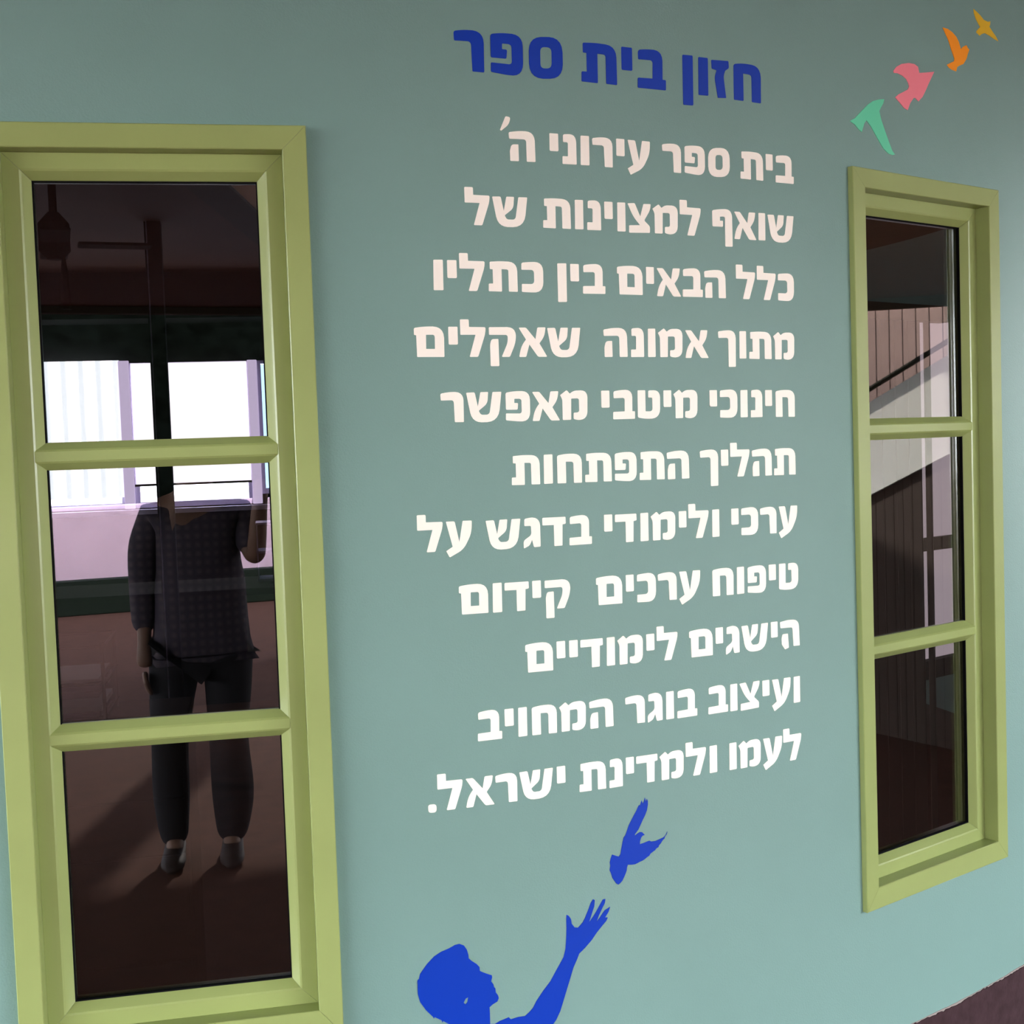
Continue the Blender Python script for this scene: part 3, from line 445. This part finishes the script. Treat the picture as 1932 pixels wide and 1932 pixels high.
for nm, m_, a, b, v0, z0, z1 in (('blind_cloth', BLINDM, -0.79, -0.07, VB - 0.03, 1.452, 2.22), ('bottom_rail', BEAM, -0.80, -0.06, VB - 0.035, 1.438, 1.452)):
    o = inroom(nm, m_, a, b, v0, v0 + 0.012, z0, z1); o.parent = rb; o.matrix_parent_inverse = Matrix.Translation(-b0)
o = struct(inroom('trim_4', INDARK, -0.505, -0.428, 3.98, 4.06, 0, 3.1), 'dark steel post standing in the room')
o = struct(inroom('trim_5', ALU, -0.497, -0.491, 3.972, 3.979, 0, 3.1), 'thin bright edge strip on the room post')
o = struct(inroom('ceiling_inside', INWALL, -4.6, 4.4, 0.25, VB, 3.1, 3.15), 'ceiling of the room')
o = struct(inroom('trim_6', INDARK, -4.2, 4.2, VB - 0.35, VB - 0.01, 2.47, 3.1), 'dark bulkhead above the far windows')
# desk with acrylic tray and monitor-like organiser at the right of the pane
DESK = mat('dark_desk_laminate', lin(34, 34, 28), 0.95, 0.02); CLEAR = mat('smoky_acrylic', lin(170, 160, 190), 0.2, 0.5)
dk = empty('office_desk', WL.P(0.2, 4.9, 0)); tag(dk, 'dark office desk in the room below the bright window', 'desk'); b0 = dk.location.copy()
def part(root, nm, m_, *a, **k):
    o = inroom(nm, m_, *a, **k); o.parent = root; o.matrix_parent_inverse = Matrix.Translation(-root.location); return o
part(dk, 'desk_top', DESK, -1.4, 1.0, 4.6, 5.3, 0.86, 0.895, bev=0.004)
for u, v in ((-1.37, 4.64), (0.93, 4.64), (-1.37, 5.24), (0.93, 5.24)): part(dk, 'leg', DESK, u, u + 0.05, v, v + 0.05, 0, 0.86)
part(dk, 'modesty_panel', mat('green_panel', lin(60, 70, 36), 0.6, 0.3), -0.12, 0.95, 4.62, 4.64, 0.55, 0.86)
tr = empty('desk_organiser', WL.P(0.02, 5.0, 0.895)); tag(tr, 'clear desk organiser on the desk at the edge of the left window', 'desk organiser')
for zz in (0.9, 1.06, 1.22): part(tr, 'shelf', CLEAR, -0.05, 0.22, 4.9, 5.15, zz, zz + 0.012, bev=0.002)
for u in (-0.048, 0.21): part(tr, 'side', CLEAR, u, u + 0.008, 4.9, 5.15, 0.9, 1.23)
# drawer cabinet with wire tray and papers on it
CABM = mat('brown_cabinet_veneer', lin(84, 54, 40), 0.95, 0.02, var=0.2, vscale=3)
cb = empty('drawer_cabinet', WL.P(-0.7, 1.2, 0)); tag(cb, 'brown drawer cabinet just inside the left window', 'cabinet')
part(cb, 'cabinet_body', CABM, -1.2, -0.222, 0.915, 1.35, 0.05, 0.93, bev=0.004)
for z0, z1 in ((0.065, 0.335), (0.345, 0.61), (0.62, 0.755), (0.765, 0.92)):
    d = part(cb, 'drawer_front', CABM, -0.72, -0.23, 0.900, 0.914, z0, z1, bev=0.003)
    h = inroom('handle', BLACK, -0.43, -0.355, 0.885, 0.899, (z0 + z1) / 2 - 0.006, (z0 + z1) / 2 + 0.006, bev=0.002); h.parent = d; h.matrix_parent_inverse = Matrix.Translation(-cb.location)
wt = empty('wire_letter_tray', WL.P(-0.56, 1.1, 0.93)); tag(wt, 'black wire letter tray on the drawer cabinet', 'letter tray')
bm = bm_new()
for z in (0.955, 1.045, 1.14):
    tube(bm, [WL.P(-0.70, 1.0, z), WL.P(-0.44, 1.0, z), WL.P(-0.42, 1.02, z), WL.P(-0.42, 1.28, z), WL.P(-0.70, 1.28, z)], 0.004, 6)
for u, v in ((-0.425, 1.005), (-0.425, 1.27), (-0.70, 1.0)): tube(bm, [WL.P(u, v, 0.93), WL.P(u, v, 1.15)], 0.005, 6)
o = obj('wire_frame', bm, BLACK, wt); o.matrix_parent_inverse = Matrix.Translation(-wt.location)
PAPER = [mat('paper_cover_%d' % i, c, 0.7, 0.2) for i, c in enumerate([lin(150, 120, 130), lin(120, 100, 120), lin(190, 180, 175)])]
for i in range(6):
    z = 0.935 + i * 0.017 + (0.02 if i > 2 else 0); o = inroom('paper_stack', PAPER[i % 3], -0.70, -0.435 - 0.004 * (i % 2), 1.01 + 0.004 * (i % 3), 1.27, z, z + 0.014)
    tag(o, ['mauve folder', 'grey purple folder', 'off white paper pile'][i % 3] + [' at the bottom', ' in the lower tier', ' topping the lower tier', ' starting the upper tier', ' in the upper tier', ' on top'][i] + ' of the wire letter tray', 'folder', 'folders in the wire tray')
# ceiling fan
fn = empty('ceiling_fan', WL.P(-0.703, 2.5, 3.1)); tag(fn, 'dark ceiling fan hanging in the room, upper left pane', 'fan')
FANM = mat('dark_fan_enamel', lin(16, 13, 12), 0.95, 0.02)
bm = bm_new(); tube(bm, [(0, 0, 0), (0, 0, -0.6)], 0.015); tube(bm, [(0, 0, -0.58), (0, 0, -0.62), (0, 0, -0.72), (0, 0, -0.75)], [0.02, 0.055, 0.055, 0.025], 16); obj('motor', bm, FANM, fn)
bm = bm_new(); tube(bm, [(0.03, 0, -0.74), (0.03, 0, -0.80), (0.03, 0, -0.93)], [0.006, 0.014, 0.02], 8); obj('lamp_bulb', bm, FANM, fn)
for k in range(4):
    bm = bm_new(); box(bm, 0.08, 0.34, -0.05, 0.05, -0.70, -0.69, 0.003, Matrix.Rotation(k * math.pi / 2 + 0.35, 4, 'Z')); obj('blade', bm, FANM, fn)
# behind the right window: vertical blind and a lit curtain window
vb = empty('vertical_blind', WR.P(3.0, 0.37, 0)); tag(vb, 'brown vertical blind close behind the right window', 'blind')
SLAT = mat('brown_blind_slat', lin(120, 96, 84), 0.7, 0.2)
us = [(2.3535 + i * 0.0605, 2.3535 + i * 0.0605 + 0.0575) for i in range(14)] + [(3.157, 3.186)]
us = [u for u in us if u[1] < 3.1385] + [(3.157, 3.186)]
for a, b in us:
    o = inroom('slat', SLAT, a, b, 0.355, 0.358, 0.16, 1.93, w=WR); o.parent = vb; o.matrix_parent_inverse = Matrix.Translation(-vb.location)
o = inroom('head_rail', SLAT, 2.28, 3.26, 0.335, 0.375, 1.93, 1.975, w=WR); o.parent = vb; o.matrix_parent_inverse = Matrix.Translation(-vb.location)
r = empty('window_6'); struct(r, 'curtained window glowing behind the right window blind')
CURT = mat('backlit_curtain', lin(200, 180, 190), 0.8, 0.1, emit=(0.9, 0.78, 0.82, 1), estr=0.46)
inroom('pane', CURT, 4.0, 5.3, 1.50, 1.51, 0.62, 2.12, r, w=WR)
inroom('frame_bar', DARKG, 4.0, 5.3, 1.46, 1.495, 1.10, 1.155, r, w=WR); inroom('frame_bar', DARKG, 4.0, 5.3, 1.46, 1.52, 0.54, 0.62, r, w=WR)
o = struct(inroom('trim_7', INDARK, 3.345, 3.40, 0.35, 0.40, 0.1, 3.0, w=WR), 'dark jamb behind the right window')


EDGE = mat('backlit_side_curtain', lin(190, 175, 210), 0.8, 0.1, emit=(0.66, 0.58, 0.76, 1), estr=1.1)  # bright look of the far frame bars, painted as emission on added strips
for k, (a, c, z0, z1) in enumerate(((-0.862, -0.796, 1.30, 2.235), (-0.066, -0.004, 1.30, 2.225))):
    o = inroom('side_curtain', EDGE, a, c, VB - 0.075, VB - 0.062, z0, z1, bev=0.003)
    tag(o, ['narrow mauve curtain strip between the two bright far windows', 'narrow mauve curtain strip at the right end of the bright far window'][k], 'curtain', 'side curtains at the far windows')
# ---------------------------------------------------------------- the photographer, mirrored in the left window
NL = WL.n; TL_ = WL.t
ORG = TL_ * (-0.265) + NL * (-0.30)
def pl(l, v, z): return (TL_ * l + NL * v + Vector((0, 0, z)))      # local: l to the person's right, v forward
def skin_obj(name, verts, edges, radii, m, parent, root=0, levels=2, smooth=True):
    me = bpy.data.meshes.new(name); me.from_pydata([pl(*v) for v in verts], edges, []); me.update()
    o = bpy.data.objects.new(name, me); COL.objects.link(o); o.parent = parent
    me.materials.append(m)
    md = o.modifiers.new('skin', 'SKIN'); md.use_smooth_shade = smooth
    sv = me.skin_vertices[0].data if me.skin_vertices else None
    if sv is None:
        bpy.context.view_layer.objects.active = o; o.select_set(True); bpy.ops.mesh.customdata_skin_add(); sv = me.skin_vertices[0].data
    for i, r in enumerate(radii): sv[i].radius = (r, r) if not isinstance(r, tuple) else r; sv[i].use_root = (i == root)
    s = o.modifiers.new('sub', 'SUBSURF'); s.levels = levels; s.render_levels = levels
    return o
SKIN = mat('skin', lin(104, 76, 62), 0.6, 0.3); HAIR = mat('dark_hair', lin(28, 22, 20), 0.7, 0.3)
def plaid():
    m = mat('plaid_shirt_cloth', lin(92, 84, 98), 0.85, 0.1); nt = m.node_tree; N = nt.nodes; L = nt.links; b = N['Principled BSDF']
    tc = N['Texture Coordinate'] if 'Texture Coordinate' in N else N.new('ShaderNodeTexCoord')
    wv = N.new('ShaderNodeTexWave'); wv.inputs['Scale'].default_value = 9; wv.bands_direction = 'X'; w2 = N.new('ShaderNodeTexWave'); w2.inputs['Scale'].default_value = 9; w2.bands_direction = 'Z'
    ad = N.new('ShaderNodeMath'); ad.operation = 'MULTIPLY'; mx = N.new('ShaderNodeMix'); mx.data_type = 'RGBA'; mx.inputs[6].default_value = lin(52, 46, 54); mx.inputs[7].default_value = lin(76, 66, 68)
    L.new(tc.outputs['Object'], wv.inputs[0]); L.new(tc.outputs['Object'], w2.inputs[0]); L.new(wv.outputs['Fac'], ad.inputs[0]); L.new(w2.outputs['Fac'], ad.inputs[1]); L.new(ad.outputs[0], mx.inputs[0]); L.new(mx.outputs[2], b.inputs['Base Color'])
    return m
SHIRT = plaid(); TROU = mat('dark_trouser_cloth', lin(34, 32, 34), 0.9, 0.1); SHOE = mat('dark_leather_shoe', lin(44, 32, 28), 0.7, 0.2)
pr = empty('person', (ORG.x, ORG.y, 0)); tag(pr, 'person in plaid short-sleeved shirt and dark trousers, reflected in the left window', 'person')
# body (one continuous surface); l, v, z relative to ORG
V = [(0, 0, 0.98), (0, 0, 1.12), (0, 0.0, 1.30), (0, 0, 1.42), (0, 0.01, 1.50), (0, 0.02, 1.58), (0, 0.03, 1.66), (0, 0.02, 1.72),
     (-0.17, 0, 1.40), (-0.215, -0.01, 1.14), (-0.22, 0.04, 0.90), (-0.22, 0.055, 0.79),          # left arm hangs
     (0.17, 0, 1.40), (0.225, 0.10, 1.20), (0.255, 0.235, 1.47), (0.262, 0.255, 1.53),             # right arm raised
     (-0.10, 0, 0.90), (-0.135, 0.01, 0.50), (-0.14, -0.02, 0.10), (-0.145, 0.06, 0.045),
     (0.09, 0, 0.90), (0.085, 0.01, 0.50), (0.075, -0.02, 0.10), (0.085, 0.06, 0.045)]
E_ = [(0, 1), (1, 2), (2, 3), (3, 4), (4, 5), (5, 6), (6, 7), (3, 8), (8, 9), (9, 10), (10, 11), (3, 12), (12, 13), (13, 14), (14, 15), (0, 16), (16, 17), (17, 18), (18, 19), (0, 20), (20, 21), (21, 22), (22, 23)]
Rr = [(0.15, 0.11), (0.14, 0.11), (0.16, 0.11), (0.12, 0.09), 0.058, 0.075, (0.078, 0.095), (0.06, 0.07), 0.06, 0.043, 0.028, (0.022, 0.040), 0.06, 0.043, 0.030, 0.034,
      0.085, 0.058, 0.038, 0.035, 0.085, 0.058, 0.038, 0.035]
skin_obj('body', V, E_, Rr, SKIN, pr)
# fingers: five chains per hand
def hand(palm, fwd, side, upv, curl):
    pts = []; ed = []; rr = []
    P0 = Vector(palm)
    for k, (off, ln) in enumerate(((-0.028, 0.060), (-0.010, 0.070), (0.010, 0.066), (0.027, 0.052))):
        i = len(pts); b = P0 + Vector(side) * off + Vector(fwd) * 0.03
        pts += [tuple(P0 + Vector(side) * off * 0.5), tuple(b), tuple(b + Vector(fwd) * ln * 0.5 + Vector(upv) * curl * 0.4 * ln), tuple(b + Vector(fwd) * ln * 0.8 + Vector(upv) * curl * ln)]
        ed += [(i, i + 1), (i + 1, i + 2), (i + 2, i + 3)]; rr += [0.012, 0.009, 0.008, 0.007]
    i = len(pts); pts += [tuple(P0), tuple(P0 - Vector(side) * 0.038 + Vector(fwd) * 0.01), tuple(P0 - Vector(side) * 0.052 + Vector(fwd) * 0.038 + Vector(upv) * curl * 0.02)]
    ed += [(i, i + 1), (i + 1, i + 2)]; rr += [0.014, 0.010, 0.008]
    return pts, ed, rr
for palm, f, s, u, c in (((-0.22, 0.06, 0.775), (0, 0.15, -1), (0, -1, 0), (1, 0, 0), 0.35), ((0.262, 0.262, 1.56), (0, -0.1, 1), (-1, 0, 0), (0, 1, 0), 0.25)):
    p_, e_, r_ = hand(palm, f, s, u, c)
    for ch in range(5):
        a = ch * 4; n = 4 if ch < 4 else 3
        skin_obj('thumb' if ch == 4 else 'finger', p_[a:a + n], [(j, j + 1) for j in range(n - 1)], r_[a:a + n], SKIN, pr, levels=1)
# clothes
SV = [(0, 0, 0.84), (0, 0, 0.98), (0, 0.005, 1.15), (0, 0, 1.30), (0, 0, 1.41), (-0.165, 0, 1.385), (-0.215, 0, 1.25), (-0.222, 0.02, 0.92), (0.165, 0, 1.385), (0.205, 0.05, 1.29), (0.222, 0.085, 1.235)]
SE = [(0, 1), (1, 2), (2, 3), (3, 4), (4, 5), (5, 6), (6, 7), (4, 8), (8, 9), (9, 10)]
skin_obj('shirt', SV, SE, [(0.205, 0.145), (0.20, 0.14), (0.185, 0.135), (0.185, 0.13), (0.12, 0.10), 0.075, 0.066, 0.050, 0.075, 0.068, 0.064], SHIRT, pr, root=1)
TV_ = [(0, 0, 0.93), (-0.115, 0, 0.80), (-0.145, 0, 0.50), (-0.15, -0.01, 0.25), (-0.145, -0.01, 0.05), (0.10, 0, 0.80), (0.085, 0.02, 0.50), (0.095, 0.0, 0.25), (0.08, -0.01, 0.05)]
TE = [(0, 1), (1, 2), (2, 3), (3, 4), (0, 5), (5, 6), (6, 7), (7, 8)]
skin_obj('trousers', TV_, TE, [(0.17, 0.13), 0.115, 0.078, 0.080, 0.055, 0.115, 0.082, 0.095, 0.060], TROU, pr)
for l in (-0.145, 0.082):
    bm = bm_new(); n = 14; prof = [(-0.10, 0.030, 0.050), (-0.07, 0.040, 0.085), (-0.02, 0.042, 0.095), (0.04, 0.044, 0.075), (0.10, 0.049, 0.055), (0.15, 0.045, 0.045), (0.185, 0.022, 0.03)]
    rings = []
    for v, hw, hh in prof:
        rings.append([bm.verts.new(pl(l + hw * math.cos(t), v, max(0.0, hh * 0.5 + hh * 0.5 * math.sin(t)))) for t in [2 * math.pi * k / n for k in range(n)]])
    for A, B in zip(rings, rings[1:]):
        for k in range(n): bm.faces.new((A[k], A[(k + 1) % n], B[(k + 1) % n], B[k]))
    bm.faces.new(rings[0][::-1]); bm.faces.new(rings[-1]); bmesh.ops.recalc_face_normals(bm, faces=bm.faces); obj('shoe', bm, SHOE, pr, smooth=True)
# head details
bm = bm_new(); bmesh.ops.create_uvsphere(bm, u_segments=20, v_segments=14, radius=1.0)
bmesh.ops.delete(bm, geom=[v for v in bm.verts if v.co.z < 0.0 and v.co.y > -0.35 or v.co.z < -0.45], context='VERTS')
for v in bm.verts: v.co = pl(v.co.x * 0.088, 0.015 + v.co.y * 0.108, 1.66 + v.co.z * 0.105)
obj('hair', bm, HAIR, pr, smooth=True)
def blob(nm, l, v, z, rx, ry, rz, m):
    bm = bm_new(); bmesh.ops.create_uvsphere(bm, u_segments=10, v_segments=8, radius=1.0)
    for q in bm.verts: q.co = pl(l + q.co.x * rx, v + q.co.y * ry, z + q.co.z * rz)
    return obj(nm, bm, m, pr, smooth=True)
EYE = mat('eye', (0.02, 0.015, 0.01, 1), 0.2, 0.5); LIP = mat('lips', lin(140, 85, 78), 0.5, 0.3)
for s in (-1, 1): blob('eye', s * 0.032, 0.105, 1.645, 0.011, 0.008, 0.007, EYE); blob('ear', s * 0.082, 0.015, 1.635, 0.010, 0.018, 0.030, SKIN)
blob('nose', 0, 0.122, 1.615, 0.013, 0.018, 0.022, SKIN); blob('mouth', 0, 0.104, 1.578, 0.024, 0.008, 0.007, LIP)
# phone right behind the lens
PH = mat('dark_phone_glass', lin(20, 20, 24), 0.15, 0.5)
ph = empty('mobile_phone', (0.0, -0.035, 1.60), -WL.a); tag(ph, 'dark mobile phone held up in the right hand of the photographer', 'phone')
bm = bm_new(); box(bm, -0.031, 0.031, -0.005, 0.005, -0.06, 0.06, 0.003); obj('phone_body', bm, PH, ph)
bm = bm_new(); box(bm, -0.027, 0.027, -0.0062, -0.0052, -0.05, 0.05); obj('screen', bm, mat('lit_screen', (0.1, 0.1, 0.1, 1), 0.3, 0.5, emit=(0.4, 0.5, 0.5, 1), estr=0.4), ph)
